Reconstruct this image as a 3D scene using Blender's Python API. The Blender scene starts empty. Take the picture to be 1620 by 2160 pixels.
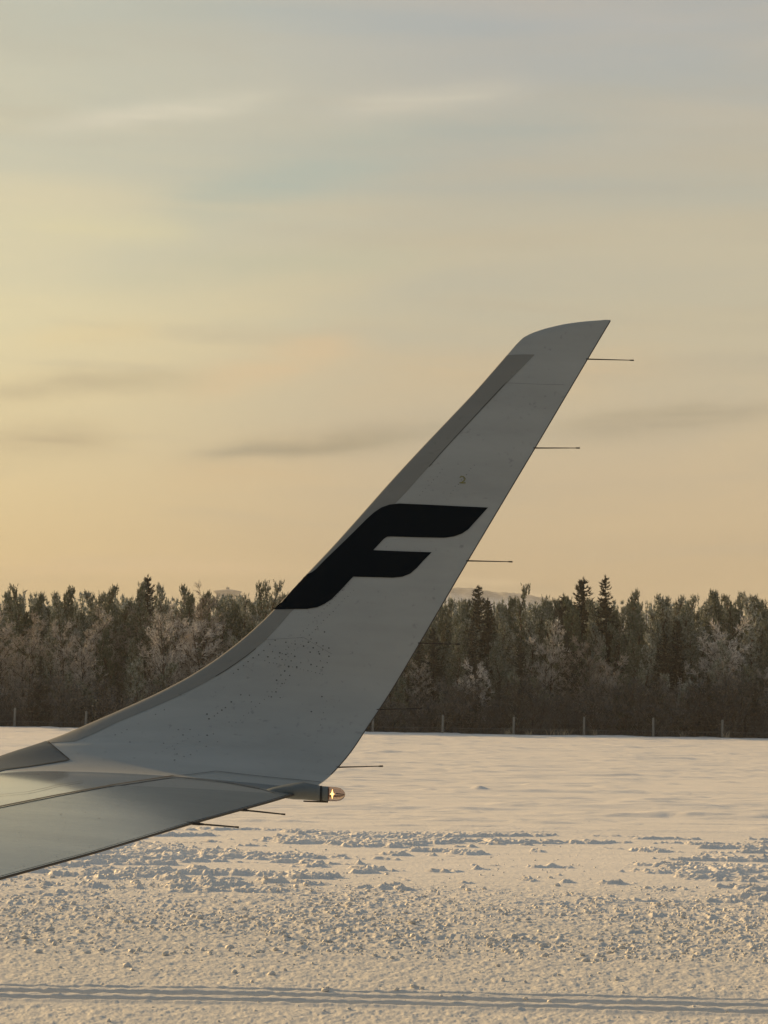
import bpy, bmesh, math, random
import numpy as np
from mathutils import Vector, Matrix, noise as mnoise
from mathutils.bvhtree import BVHTree

random.seed(7); RNG = np.random.default_rng(11)
S = bpy.context.scene
COL = S.collection

# ------------------------------------------------------------------ camera
CAMH = 3.2; F = 4620.0; PITCH = math.atan(385 / F); ROLL = math.radians(0.88)
fw = Vector((0, math.cos(PITCH), math.sin(PITCH)))
up0 = Vector((0, -math.sin(PITCH), math.cos(PITCH))); r0 = Vector((1, 0, 0))
rt = r0 * math.cos(ROLL) + up0 * math.sin(ROLL)
up = up0 * math.cos(ROLL) - r0 * math.sin(ROLL)
cam = bpy.data.cameras.new('camera'); co = bpy.data.objects.new('camera', cam); COL.objects.link(co)
M4 = Matrix((rt, up, -fw)).transposed().to_4x4(); M4.translation = Vector((0, 0, CAMH)); co.matrix_world = M4
cam.sensor_fit = 'VERTICAL'; cam.sensor_height = 36; cam.lens = 77; cam.clip_start = 0.1; cam.clip_end = 20000
S.camera = co
S.render.resolution_x = 768; S.render.resolution_y = 1024
C0 = Vector((0, 0, CAMH))
def ray(u, v):
    return (fw + rt * ((u - 810) / F) - up * ((v - 1080) / F))
def at(u, v, Y):
    d = ray(u, v); return C0 + d * (Y / d.y)

# ------------------------------------------------------------------ world, sun, exposure
SUN_EL = math.radians(16.5); SUN_BACK = math.radians(40)   # sun on the left, slightly beyond
sd = Vector((-math.cos(SUN_BACK) * math.cos(SUN_EL), math.sin(SUN_BACK) * math.cos(SUN_EL), math.sin(SUN_EL)))
S.view_settings.view_transform = 'Standard'; S.view_settings.look = 'None'
S.view_settings.exposure = 0.9; S.view_settings.gamma = 1

class NT:
    def __init__(s, tree):
        s.t = tree; s.n = tree.nodes; s.l = tree.links
    def new(s, typ, **kw):
        nd = s.n.new(typ)
        for k, v in kw.items():
            if k == 'ins':
                for kk, vv in v.items(): s.put(nd.inputs[kk], vv)
            else: setattr(nd, k, v)
        return nd
    def put(s, sock, v):
        if hasattr(v, 'is_output'): s.l.new(v, sock)
        elif hasattr(v, 'outputs'): s.l.new(v.outputs[0], sock)
        else: sock.default_value = v
    def math(s, op, a, b=0.0, c=0.0, clamp=False):
        nd = s.n.new('ShaderNodeMath'); nd.operation = op; nd.use_clamp = clamp
        s.put(nd.inputs[0], a); s.put(nd.inputs[1], b); s.put(nd.inputs[2], c); return nd.outputs[0]
    def mix(s, f, a, b):
        nd = s.n.new('ShaderNodeMix'); nd.data_type = 'RGBA'
        s.put(nd.inputs[0], f); s.put(nd.inputs[6], a); s.put(nd.inputs[7], b); return nd.outputs[2]
    def ramp(s, f, stops):
        nd = s.n.new('ShaderNodeValToRGB'); s.put(nd.inputs[0], f); cr = nd.color_ramp
        while len(cr.elements) < len(stops): cr.elements.new(0.5)
        for e, (p, c) in zip(cr.elements, stops):
            e.position = p; e.color = (c, c, c, 1) if isinstance(c, (int, float)) else (*c, 1)
        return nd.outputs[0]
    def noise(s, vec, scale, detail=4, rough=0.5, dist=0.0):
        nd = s.n.new('ShaderNodeTexNoise')
        if vec is not None: s.put(nd.inputs['Vector'], vec)
        nd.inputs['Scale'].default_value = scale; nd.inputs['Detail'].default_value = detail
        nd.inputs['Roughness'].default_value = rough; nd.inputs['Distortion'].default_value = dist
        return nd.outputs[0]
    def mapping(s, vec, scale=(1, 1, 1), rot=(0, 0, 0), loc=(0, 0, 0)):
        nd = s.n.new('ShaderNodeMapping'); s.put(nd.inputs[0], vec)
        nd.inputs[1].default_value = loc; nd.inputs[2].default_value = rot; nd.inputs[3].default_value = scale
        return nd.outputs[0]

def srgb(r, g, b):
    f = lambda c: (c / 255 / 12.92) if c <= 10 else ((c / 255 + 0.055) / 1.055) ** 2.4
    return (f(r), f(g), f(b))

W = bpy.data.worlds.new('World'); S.world = W; W.use_nodes = True
w = NT(W.node_tree); w.n.clear()
tc = w.new('ShaderNodeTexCoord').outputs['Generated']
sep = w.new('ShaderNodeSeparateXYZ', ins={0: tc}); X, Y_, Z = sep.outputs
sky = w.new('ShaderNodeTexSky'); sky.sky_type = 'NISHITA'; sky.sun_disc = False
sky.sun_elevation = SUN_EL; sky.sun_rotation = math.atan2(sd.x, sd.y); sky.dust_density = 3; sky.air_density = 1.2
# thin high cloud sheet, colour by elevation, warm towards the sun
lum = 1.0
def sc(c): return tuple(x * lum for x in c)
# height ramp: sin(elevation) 0..0.4
hz = w.math('MULTIPLY', Z, 2.0, clamp=True)
left = w.ramp(hz, [(0.0, srgb(222, 190, 136)), (0.08, srgb(231, 200, 142)), (0.20, srgb(237, 213, 158)), (0.34, srgb(236, 222, 174)),
                   (0.46, srgb(210, 206, 178)), (0.60, srgb(190, 194, 180)), (0.80, srgb(130, 146, 154)), (1.0, srgb(68, 106, 136))])
right = w.ramp(hz, [(0.0, srgb(188, 166, 130)), (0.08, srgb(194, 171, 135)), (0.20, srgb(200, 180, 148)), (0.34, srgb(196, 186, 158)),
                    (0.46, srgb(182, 180, 164)), (0.60, srgb(170, 174, 176)), (0.80, srgb(118, 136, 150)), (1.0, srgb(62, 100, 134))])
# angle to sun
dt = w.new('ShaderNodeVectorMath', operation='DOT_PRODUCT', ins={0: tc, 1: sd}).outputs['Value']
# view spans dot ~0.05 (right) .. 0.40 (left)
fr = w.new('ShaderNodeMapRange', ins={0: dt, 1: 0.62, 2: 0.80, 3: 0.0, 4: 1.0}, interpolation_type='SMOOTHSTEP').outputs[0]
base = w.mix(fr, right, left)
glow = w.new('ShaderNodeMapRange', ins={0: dt, 1: 0.80, 2: 1.0, 3: 0.0, 4: 1.0}).outputs[0]
base = w.mix(glow, base, (*srgb(246, 226, 178), 1))
dark = w.new('ShaderNodeMapRange', ins={0: Y_, 1: 0.6, 2: -0.7, 3: 0.0, 4: 1.0}).outputs[0]
opp = w.ramp(hz, [(0.0, srgb(102, 110, 114)), (0.3, srgb(88, 108, 122)), (1.0, srgb(62, 96, 126))])
base = w.mix(dark, base, opp)
# streaky clouds
m1 = w.mapping(tc, scale=(2.2, 2.2, 13), rot=(0, math.radians(-6), 0), loc=(1.3, 0.2, 2.1))
n1 = w.noise(m1, 1.6, 5, 0.5, 0.6)
k1 = w.ramp(n1, [(0.36, 0.0), (0.66, 1.0)])
m2 = w.mapping(tc, scale=(3.0, 3.0, 34), rot=(0, math.radians(-8), 0), loc=(3.1, 0.9, 0.4))
n2 = w.noise(m2, 1.5, 5, 0.55, 0.4)
k2 = w.ramp(n2, [(0.50, 0.0), (0.72, 1.0)])
blue = w.mix(w.math('MULTIPLY', w.ramp(hz, [(0.10, 0.03), (0.30, 0.22), (0.55, 0.40)]), w.math('SUBTRACT', 1.0, k1)), base,
             (*srgb(166, 176, 172), 1))
warm = w.mix(w.math('MULTIPLY', k1, 0.24), blue, (*srgb(222, 202, 162), 1))
grey = w.mix(w.math('MULTIPLY', k2, w.ramp(hz, [(0.05, 0.0), (0.14, 0.6), (0.28, 0.7), (0.42, 0.3)])), warm, (*srgb(182, 172, 150), 1))
# single streaks of cloud, fixed in the sky by bearing and height
ysafe = w.math('MAXIMUM', Y_, 0.05); az = w.math('DIVIDE', X, ysafe); el = w.math('DIVIDE', Z, ysafe); front = w.math('GREATER_THAN', Y_, 0.1)
wob = w.math('MULTIPLY_ADD', w.noise(w.mapping(tc, scale=(9, 9, 30)), 1.5, 4, 0.6), 0.016, -0.008)
wisp = w.ramp(w.noise(w.mapping(tc, scale=(5, 5, 60), rot=(0, math.radians(-5), 0)), 1.6, 5, 0.6, 0.5), [(0.30, 0.25), (0.65, 1.0)])
def streak(prev, u0, v0, u1, v1, wpx, col, amt):
    a = ray(u0, v0); b = ray(u1, v1); a0, e0, a1, e1 = a.x / a.y, a.z / a.y, b.x / b.y, b.z / b.y
    sl_ = (e1 - e0) / (a1 - a0); am = (a0 + a1) / 2; em = (e0 + e1) / 2; L = abs(a1 - a0) / 2; wd = wpx / F
    da = w.math('SUBTRACT', az, am)
    de = w.math('ADD', w.math('SUBTRACT', w.math('SUBTRACT', el, em), w.math('MULTIPLY', da, sl_)), wob)
    q = w.math('ADD', w.math('POWER', w.math('ABSOLUTE', w.math('DIVIDE', da, L)), 4.0), w.math('POWER', w.math('ABSOLUTE', w.math('DIVIDE', de, wd)), 2.0))
    g = w.math('MULTIPLY', w.math('EXPONENT', w.math('MULTIPLY', q, -1.0)), w.math('MULTIPLY', wisp, amt))
    return w.mix(w.math('MULTIPLY', g, front), prev, (*srgb(*col), 1))
for st_ in ((350, 440, 900, 290, 60, (168, 182, 172), 0.7), (850, 290, 1400, 215, 50, (164, 174, 168), 0.6), (250, 590, 900, 540, 40, (186, 188, 162), 0.5),
            (-100, 60, 500, 30, 90, (186, 188, 172), 0.4), (100, 270, 560, 215, 28, (214, 208, 186), 1.0), (700, 235, 1100, 190, 30, (206, 200, 182), 0.95),
            (0, 470, 420, 500, 30, (228, 216, 168), 0.5), (900, 370, 1620, 330, 40, (188, 180, 160), 0.5),
            (400, 810, 760, 730, 42, (222, 190, 148), 0.75), (700, 800, 1400, 760, 60, (212, 186, 146), 0.6),
            (-50, 830, 420, 800, 24, (186, 172, 140), 1.0), (-50, 925, 240, 935, 34, (190, 174, 140), 0.95), (440, 965, 960, 905, 21, (150, 146, 128), 1.0),
            (500, 940, 900, 910, 34, (186, 168, 136), 0.5), (1190, 905, 1640, 862, 28, (168, 158, 136), 1.0), (1150, 890, 1500, 860, 14, (168, 158, 134), 0.5),
            (350, 1010, 700, 1000, 30, (214, 184, 140), 0.5), (0, 1195, 620, 1205, 22, (228, 200, 160), 0.5), (60, 720, 330, 700, 26, (228, 208, 160), 0.6),
            (930, 1217, 1120, 1230, 7, (226, 204, 166), 0.8), (900, 1232, 1180, 1246, 9, (180, 164, 134), 0.8), (940, 1240, 1160, 1262, 12, (222, 202, 168), 0.7)):
    grey = streak(grey, *st_)
ST = 1.0 / (2 ** S.view_settings.exposure)
bg1 = w.new('ShaderNodeBackground', ins={0: grey, 1: ST})
bg2 = w.new('ShaderNodeBackground', ins={0: sky, 1: 0.10})
ms = w.new('ShaderNodeMixShader', ins={0: 0.97, 1: bg2, 2: bg1})
wo = w.new('ShaderNodeOutputWorld', ins={0: ms})

sl = bpy.data.lights.new('sun', 'SUN'); sl.energy = 3.6; sl.angle = math.radians(0.8); sl.color = (1.0, 0.635, 0.265)
so = bpy.data.objects.new('sun', sl); COL.objects.link(so)
so.rotation_euler = sd.to_track_quat('Z', 'Y').to_euler()

# ------------------------------------------------------------------ helpers
def mat(name, color, rough=0.6, metal=0.0, spec=0.5):
    m = bpy.data.materials.new(name); m.use_nodes = True
    t = NT(m.node_tree); b = t.n['Principled BSDF']
    b.inputs['Base Color'].default_value = (*color, 1); b.inputs['Roughness'].default_value = rough
    b.inputs['Metallic'].default_value = metal; b.inputs['Specular IOR Level'].default_value = spec
    return m, t, b
def mesh_np(name, verts, faces, mats, parent=None, smooth=False, midx=None):
    """verts (N,3) array; faces list of equal-length index arrays (K,n) or python list"""
    me = bpy.data.meshes.new(name)
    verts = np.asarray(verts, dtype=np.float32)
    if isinstance(faces, np.ndarray):
        k, n = faces.shape
        me.vertices.add(len(verts)); me.vertices.foreach_set('co', verts.ravel())
        me.loops.add(k * n); me.loops.foreach_set('vertex_index', faces.astype(np.int32).ravel())
        me.polygons.add(k); me.polygons.foreach_set('loop_start', np.arange(0, k * n, n, dtype=np.int32))
        me.update(calc_edges=True)
    else:
        me.from_pydata([tuple(map(float, p)) for p in verts], [], faces); me.update()
    for m in (mats if isinstance(mats, (list, tuple)) else [mats]): me.materials.append(m)
    if midx is not None: me.polygons.foreach_set('material_index', np.asarray(midx, dtype=np.int32))
    if smooth: me.polygons.foreach_set('use_smooth', np.ones(len(me.polygons), dtype=bool))
    o = bpy.data.objects.new(name, me); COL.objects.link(o)
    if parent is not None: o.parent = parent
    return o
def tag(o, label=None, cat=None, group=None, kind=None):
    for k, v in (('label', label), ('category', cat), ('group', group), ('kind', kind)):
        if v: o[k] = v
    return o
def empty(name, loc=(0, 0, 0)):
    o = bpy.data.objects.new(name, None); o.empty_display_size = 0.3; COL.objects.link(o); o.location = loc; return o

class Geo:
    def __init__(s): s.v = []; s.f = []; s.m = []
    def tube(s, pts, rads, n=6, m=0, cap=True):
        base = len(s.v); P = [Vector(p) for p in pts]
        for i, p in enumerate(P):
            t = (P[min(i + 1, len(P) - 1)] - P[max(i - 1, 0)]).normalized()
            a = t.cross(Vector((0, 0, 1)) if abs(t.z) < 0.9 else Vector((1, 0, 0))).normalized(); b = t.cross(a)
            for k in range(n):
                an = 2 * math.pi * k / n; s.v.append(tuple(p + (a * math.cos(an) + b * math.sin(an)) * rads[i]))
        for i in range(len(P) - 1):
            for k in range(n):
                s.f.append((base + i * n + k, base + i * n + (k + 1) % n, base + (i + 1) * n + (k + 1) % n, base + (i + 1) * n + k)); s.m.append(m)
        if cap:
            s.f.append(tuple(base + k for k in range(n))[::-1]); s.m.append(m)
            s.f.append(tuple(base + (len(P) - 1) * n + k for k in range(n))); s.m.append(m)
    def tri(s, a, b, c, m=0):
        i = len(s.v); s.v += [tuple(a), tuple(b), tuple(c)]; s.f.append((i, i + 1, i + 2)); s.m.append(m)
    def poly(s, pts, m=0):
        i = len(s.v); s.v += [tuple(p) for p in pts]; s.f.append(tuple(range(i, i + len(pts)))); s.m.append(m)
    def build(s, name, mats, parent=None, smooth=False):
        o = mesh_np(name, np.array(s.v), s.f, mats, parent, smooth)
        if len(o.data.materials) > 1: o.data.polygons.foreach_set('material_index', s.m)
        return o

# numpy gradient-ish value noise
_P = np.random.default_rng(3).random((512, 512))
def vn(x, y):
    xi = np.floor(x).astype(np.int64); yi = np.floor(y).astype(np.int64); fx = x - xi; fy = y - yi
    fx = fx * fx * fx * (fx * (fx * 6 - 15) + 10); fy = fy * fy * fy * (fy * (fy * 6 - 15) + 10)
    a = _P[xi % 512, yi % 512]; b = _P[(xi + 1) % 512, yi % 512]; c = _P[xi % 512, (yi + 1) % 512]; d = _P[(xi + 1) % 512, (yi + 1) % 512]
    return (a * (1 - fx) + b * fx) * (1 - fy) + (c * (1 - fx) + d * fx) * fy
def fbm(x, y, o=4, g=0.5):
    r = 0; a = 1; t = 0
    for i in range(o):
        r = r + a * vn(x + 17.3 * i, y + 9.1 * i); t += a; a *= g; x = x * 2.03; y = y * 2.03
    return r / t
def sst(a, b, x):
    t = np.clip((x - a) / (b - a), 0, 1); return t * t * (3 - 2 * t)

# ------------------------------------------------------------------ snow field
EDGE = 186.0
def ground_h(x, y):
    z = 0.10 * (fbm(x / 14, y / 22, 3) - 0.5) * sst(18, 60, y)
    # broken wind drifts, 35..53 m
    band = sst(33, 37, y) * (1 - sst(49.5, 52.5, y + 1.5 * (fbm(x / 3, y / 9 + 5, 2) - 0.5)))
    d = fbm(x / 1.5 + 3, y / 0.62, 5, 0.62); d2 = fbm(x / 6 + 8, y / 3, 2)
    dr = np.clip(d + 0.34 * (d2 - 0.5) - 0.555, 0, 1)
    rough = fbm(x / 0.12, y / 0.16, 3, 0.65)
    z = z + band * (np.minimum(dr * 0.9, 0.066) * (0.2 + 1.6 * rough))
    # lumpy belt, 27..38 m
    b2 = sst(26.0, 29.5, y) * (1 - sst(34.5, 39, y))
    cl = np.clip(fbm(x / 0.12, y / 0.16, 3, 0.6) - 0.50, 0, 1)
    z = z + b2 * (0.35 + 0.9 * np.clip(fbm(x / 2.5 + 2, y / 2.2, 3) * 1.6 - 0.45, 0, 1)) * cl * 0.10
    z = z + b2 * 0.07 * (fbm(x / 1.8, y / 0.9 + 4, 3) - 0.5)
    # fine crust everywhere near
    near = 1 - sst(50, 70, y)
    z = z + near * (0.024 + 0.009 * (1 - sst(31, 36, y))) * (fbm(x / 0.085, y / 0.12, 3, 0.65) - 0.5) * (1 - 0.55 * sst(35, 40, y))
    z = z + near * 0.040 * (fbm(x / 0.9, y / 0.40, 3) - 0.5) * (1 - 0.6 * sst(33, 38, y))
    pk = 1 - 0.75 * np.exp(-((y - 23.45 + 0.006 * (x + 2) ** 2 * (x > -2)) / 0.75) ** 6); z = z * pk
    # far shallow streaks
    far = sst(50, 56, y)
    st = fbm(x / 7.0, y / 2.4 + 3, 4, 0.6)
    z = z + far * 0.10 * np.clip(st - 0.53, 0, 1) * 3.6
    z = z + far * 0.05 * np.clip(fbm(x / 2.0 + 9, y / 1.2, 3, 0.6) - 0.58, 0, 1) * 4
    z = z + far * 0.030 * np.clip(fbm(x / 2.6 + 4, y / 0.8, 4, 0.6) - 0.50, 0, 1) * 3
    # one small heap standing out at 76 m
    r2 = ((x - 3.35) / 0.55) ** 2 + ((y - 74.5) / 0.5) ** 2
    z = z + 0.12 * np.exp(-r2 * 5.0) + 0.05 * np.exp(-(((x - 3.8) / 3.2) ** 2 + ((y - 74.3) / 0.6) ** 2))
    # vehicle ruts
    for off, wd, dp in ((0.0, 0.05, 0.05), (-0.42, 0.10, 0.135), (-0.88, 0.09, 0.12)):
        yc = 23.95 + off - 0.006 * (x + 2) ** 2 * (x > -2) - 0.05 * np.sin(x * 0.7) + 0.05 * (fbm(x / 0.9, x * 0 + off * 7, 3) - 0.5)
        q = np.abs(y - yc)
        z = z - dp * np.exp(-(q / wd) ** 4)
        z = z + 0.022 * np.exp(-((q - wd - 0.07) / 0.06) ** 2) * (0.4 + 1.2 * fbm(x / 0.12, y / 0.12, 2))
    z = z - 1.0 * sst(EDGE + 0.4, EDGE + 3.5, y + 1.0 * (fbm(x / 3.0, y * 0, 3) - 0.5))
    # land rising gently towards the tower and the hill
    z = z + 14 * sst(500, 1400, y)
    return z
def build_ground():
    ys = [-400, -150, -60, -30, -20, -14, -9, -5, -2] + list(np.arange(0, 17, 0.11))
    y = 17.0
    while y < 58:
        ys.append(y); y += 0.040 if y < 54 else 0.06
    while y < 200:
        ys.append(y); y += max(0.09, 0.0018 * y)
    while y < 9000:
        ys.append(y); y *= 1.06
    ys = np.array(ys); nt = 1150
    t = np.linspace(-1, 1, nt)
    ext = np.geomspace(0.06, 9000, 110)
    Wd = np.maximum(4.5, 0.215 * np.abs(ys)); Wd = np.minimum(Wd, 3000)
    Xc = t[None, :] * Wd[:, None]
    XL = -Wd[:, None] - ext[::-1][None, :]; XR = Wd[:, None] + ext[None, :]
    XX = np.concatenate([XL, Xc, XR], axis=1); YY = np.repeat(ys[:, None], XX.shape[1], axis=1)
    ZZ = ground_h(XX, YY)
    R, Cn = XX.shape
    V = np.stack([XX, YY, ZZ], -1).reshape(-1, 3)
    idx = np.arange(R * Cn).reshape(R, Cn)
    Fc = np.stack([idx[:-1, :-1], idx[:-1, 1:], idx[1:, 1:], idx[1:, :-1]], -1).reshape(-1, 4)
    m, t_, b = mat('snow', (0.80, 0.81, 0.83), 0.55, 0, 0.25)
    tcn = t_.new('ShaderNodeTexCoord').outputs['Object']
    n = t_.noise(tcn, 22, 5, 0.65)
    n2 = t_.noise(t_.mapping(tcn, scale=(0.25, 1.0, 1)), 2.2, 4, 0.6)
    bm = t_.new('ShaderNodeBump', ins={'Strength': 0.35, 'Distance': 0.03, 'Height': n})
    bm2 = t_.new('ShaderNodeBump', ins={'Strength': 0.25, 'Distance': 0.08, 'Height': n2, 'Normal': bm.outputs[0]})
    t_.put(b.inputs['Normal'], bm2.outputs[0])
    dirt = t_.noise(t_.mapping(tcn, scale=(0.5, 1, 1)), 0.8, 5, 0.6)
    t_.put(b.inputs['Base Color'], t_.mix(t_.ramp(dirt, [(0.35, 0.0), (0.75, 1.0)]), (0.80, 0.785, 0.765, 1), (0.71, 0.705, 0.70, 1)))
    # shade on the rough near snow, painted into its base colour as grey
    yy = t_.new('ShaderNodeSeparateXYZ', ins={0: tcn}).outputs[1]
    near_shade = t_.new('ShaderNodeMapRange', ins={0: t_.math('ADD', yy, t_.math('MULTIPLY', dirt, 8)), 1: 45.0, 2: 34.0, 3: 0.0, 4: 1.0}).outputs[0]
    t_.put(b.inputs['Base Color'], t_.mix(near_shade, b.inputs['Base Color'].links[0].from_socket, (0.60, 0.60, 0.59, 1)))
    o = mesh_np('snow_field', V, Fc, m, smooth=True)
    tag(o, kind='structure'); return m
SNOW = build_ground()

# loose snow clods
def build_clods():
    bm = bmesh.new(); bmesh.ops.create_icosphere(bm, subdivisions=1, radius=1)
    bv = np.array([v.co[:] for v in bm.verts]); bf = np.array([[v.index for v in f.verts] for f in bm.faces]); bm.free()
    V = []; Fs = []; n = 0
    def put(x, y, r):
        nonlocal n
        rr = 1 + RNG.uniform(-0.35, 0.35, (len(bv), 1)); q = bv * rr * np.array([r * RNG.uniform(.8, 1.4), r * RNG.uniform(.7, 1.2), r * RNG.uniform(.6, 1.0)])
        z = float(ground_h(np.array([x]), np.array([y]))[0])
        V.append(q + np.array([x, y, z + r * 0.25])); Fs.append(bf + n); n += len(bv)
    for i in range(7000):
        y = RNG.uniform(27, 38) if i % 3 else RNG.uniform(21, 50)
        x = RNG.uniform(-1, 1) * 0.21 * y
        dens = float(fbm(np.array([x / 2.5 + 2]), np.array([y / 2.2]), 3)[0])
        if RNG.random() > np.clip((dens - 0.30) * 3.2, 0.05, 1): continue
        put(x, y, RNG.lognormal(-4.05, 0.42) if i % 3 else RNG.lognormal(-4.25, 0.4))
    for u, v in ((350, 2014 / 1), (558, 1865), (735, 1912), (485, 1998), (270, 2040), (355, 1870), (1177, 1870), (1070, 2190), (1440, 1935), (560, 1862), (990, 1880)):
        d = ray(u, v)
        if d.z < 0:
            p = C0 + d * (CAMH / -d.z); put(p.x, p.y, 0.05)
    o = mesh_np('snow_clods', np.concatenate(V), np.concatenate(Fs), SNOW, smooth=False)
    tag(o, 'loose clods of broken snow scattered over the near snow field', 'snow clods', kind='stuff')
build_clods()

# ------------------------------------------------------------------ distant hill, water tower
def build_hill():
    xs = np.linspace(-400, 1500, 640); rows = np.linspace(0, 1, 60)
    XX, TT = np.meshgrid(xs, rows)
    prof = np.interp(xs, [-300, -113, 20, 49, 81, 105, 139, 176, 199, 214, 238, 265, 373, 900, 1500], [80, 103, 108, 115, 123, 124, 119, 117, 112, 108, 102, 98, 93, 90, 60])
    crest = prof + 4 * (fbm(xs / 6, xs * 0, 3, 0.7) - 0.5)
    YY = 2500 + TT * 160 ; prof2 = np.sin(np.clip(TT, 0, 1) * math.pi * 0.5) ** 0.8
    ZZ = 10 + prof2 * crest[None, :] + 3 * (fbm(XX / 15, YY / 20, 3) - 0.5) * (TT < 0.98)
    YB = np.full((1, len(xs)), 4600.); ZB = np.zeros((1, len(xs)))
    XX = np.concatenate([XX, xs[None]]); YY = np.concatenate([YY, YB]); ZZ = np.concatenate([ZZ, ZB])
    R, Cn = XX.shape; idx = np.arange(R * Cn).reshape(R, Cn)
    Fc = np.stack([idx[:-1, :-1], idx[:-1, 1:], idx[1:, 1:], idx[1:, :-1]], -1).reshape(-1, 4)
    m, t, b = mat('wooded_hill', (0.2, 0.2, 0.2), 0.9, 0, 0.1)
    p = t.new('ShaderNodeTexCoord').outputs['Object']; z = t.new('ShaderNodeSeparateXYZ', ins={0: p}).outputs[2]
    n = t.noise(t.mapping(p, scale=(0.5, 0.6, 2.5)), 0.03, 5, 0.6)
    n2 = t.noise(p, 0.12, 3, 0.6)
    xx = t.new('ShaderNodeSeparateXYZ', ins={0: p}).outputs[0]
    zz = t.math('ADD', t.math('MULTIPLY_ADD', n, 16, z), t.math('MULTIPLY', t.math('SUBTRACT', xx, 105), 0.07))
    f = t.ramp(t.math('DIVIDE', zz, 200), [(0.53, 0.9), (0.56, 0.15), (0.625, 0.1), (0.66, 1.0)])
    f2 = t.math('MULTIPLY', f, t.ramp(n2, [(0.3, 0.6), (0.6, 1.0)]))
    t.put(b.inputs['Base Color'], t.mix(f2, (0.8, 0.8, 0.8, 1), (0.25, 0.26, 0.26, 1)))
    tag(mesh_np('hill', np.stack([XX, YY, ZZ], -1).reshape(-1, 3), Fc, m, smooth=True), kind='structure')
build_hill()

def lathe(prof, n=32, c=(0, 0, 0)):
    g = Geo(); b = 0
    for r, z in prof:
        for k in range(n):
            a = 2 * math.pi * k / n; g.v.append((c[0] + r * math.cos(a), c[1] + r * math.sin(a), c[2] + z))
    for i in range(len(prof) - 1):
        for k in range(n):
            g.f.append((i * n + k, i * n + (k + 1) % n, (i + 1) * n + (k + 1) % n, (i + 1) * n + k)); g.m.append(0)
    return g
def build_tower():
    Y = 1250.; p = at(480, 1243, Y); top = p.z; sc_ = Y / F
    r = empty('water_tower', (p.x, Y, 12))
    tag(r, 'hazy mushroom shaped water tower rising over the forest left of the winglet', 'water tower')
    mc, t, b = mat('tower_concrete', (0.3, 0.3, 0.29), 0.85)
    n = t.noise(t.new('ShaderNodeTexCoord').outputs['Object'], 0.4, 4, 0.6)
    t.put(b.inputs['Base Color'], t.mix(n, (0.36, 0.36, 0.34, 1), (0.44, 0.43, 0.41, 1)))
    H = top - 12; R = 30 * sc_
    def L(name, prof, n=40):
        o = lathe(prof, n).build(name, mc, r, False); return o
    L('stem', [(2.6, -12), (2.4, H - 24 * sc_)])
    tk = L('tank', [(0.1, H - 30 * sc_), (2.5, H - 27 * sc_), (R * 0.55, H - 17 * sc_), (R * 0.97, H - 6.5 * sc_), (R, H - 5.5 * sc_), (R, H - 4.2 * sc_)])
    L('roof', [(R * 1.03, H - 4.2 * sc_), (R * 0.55, H - 1.8 * sc_), (R * 0.1, H), (0.01, H)])
    L('roof_cabin', [(1.0, H), (1.0, H + 3.8 * sc_), (0.01, H + 4.2 * sc_)], 10)
    g = Geo(); g.tube([(0, 0, H + 4 * sc_), (0, 0, H + 8 * sc_)], [0.12, 0.06], 5); g.build('aerial', mc, r)
build_tower()

# ------------------------------------------------------------------ foliage materials
def fol_mat(name, c1, c2, frost, famt, sc_=0.9):
    m, t, b = mat(name, c1, 0.8, 0, 0.15)
    tcn = t.new('ShaderNodeTexCoord').outputs['Object']
    oi = t.new('ShaderNodeObjectInfo').outputs['Random']
    n = t.noise(tcn, sc_, 3, 0.6); n2 = t.noise(tcn, 5.0, 3, 0.6)
    col = t.mix(t.ramp(n, [(0.35, 0.0), (0.65, 1.0)]), (*c1, 1), (*c2, 1))
    fr_ = t.math('MULTIPLY', t.ramp(n2, [(0.42, 0.0), (0.68, 1.0)]), t.math('MULTIPLY_ADD', oi, famt, famt * 0.5))
    col = t.mix(fr_, col, (*frost, 1))
    hsv = t.new('ShaderNodeHueSaturation', ins={'Color': col, 'Value': t.math('MULTIPLY_ADD', oi, 0.5, 0.75), 'Saturation': t.math('MULTIPLY_ADD', oi, -0.4, 1.1)})
    t.put(b.inputs['Base Color'], hsv.outputs[0])
    return m
M_PINE = fol_mat('pine_needles', (0.082, 0.122, 0.074), (0.150, 0.185, 0.118), (0.62, 0.61, 0.56), 0.7)
M_SPR = fol_mat('spruce_needles', (0.030, 0.040, 0.034), (0.055, 0.066, 0.050), (0.32, 0.31, 0.30), 0.22)
M_BIR = fol_mat('frosted_twigs', (0.34, 0.30, 0.26), (0.52, 0.465, 0.415), (0.76, 0.73, 0.69), 0.6)
M_BRU = fol_mat('undergrowth_twigs', (0.06, 0.062, 0.062), (0.11, 0.112, 0.112), (0.30, 0.28, 0.26), 0.4)
def bark(name, a, b_):
    m, t, b = mat(name, a, 0.9, 0, 0.1)
    n = t.noise(t.mapping(t.new('ShaderNodeTexCoord').outputs['Object'], scale=(4, 4, 1)), 2.5, 4, 0.6)
    t.put(b.inputs['Base Color'], t.mix(t.ramp(n, [(0.4, 0.0), (0.6, 1.0)]), (*a, 1), (*b_, 1))); return m
M_PB = bark('pine_bark', (0.07, 0.05, 0.04), (0.13, 0.09, 0.07)); M_BB = bark('birch_bark', (0.10, 0.085, 0.075), (0.05, 0.042, 0.036))
M_SB = bark('spruce_bark', (0.05, 0.042, 0.035), (0.08, 0.07, 0.06))

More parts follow.
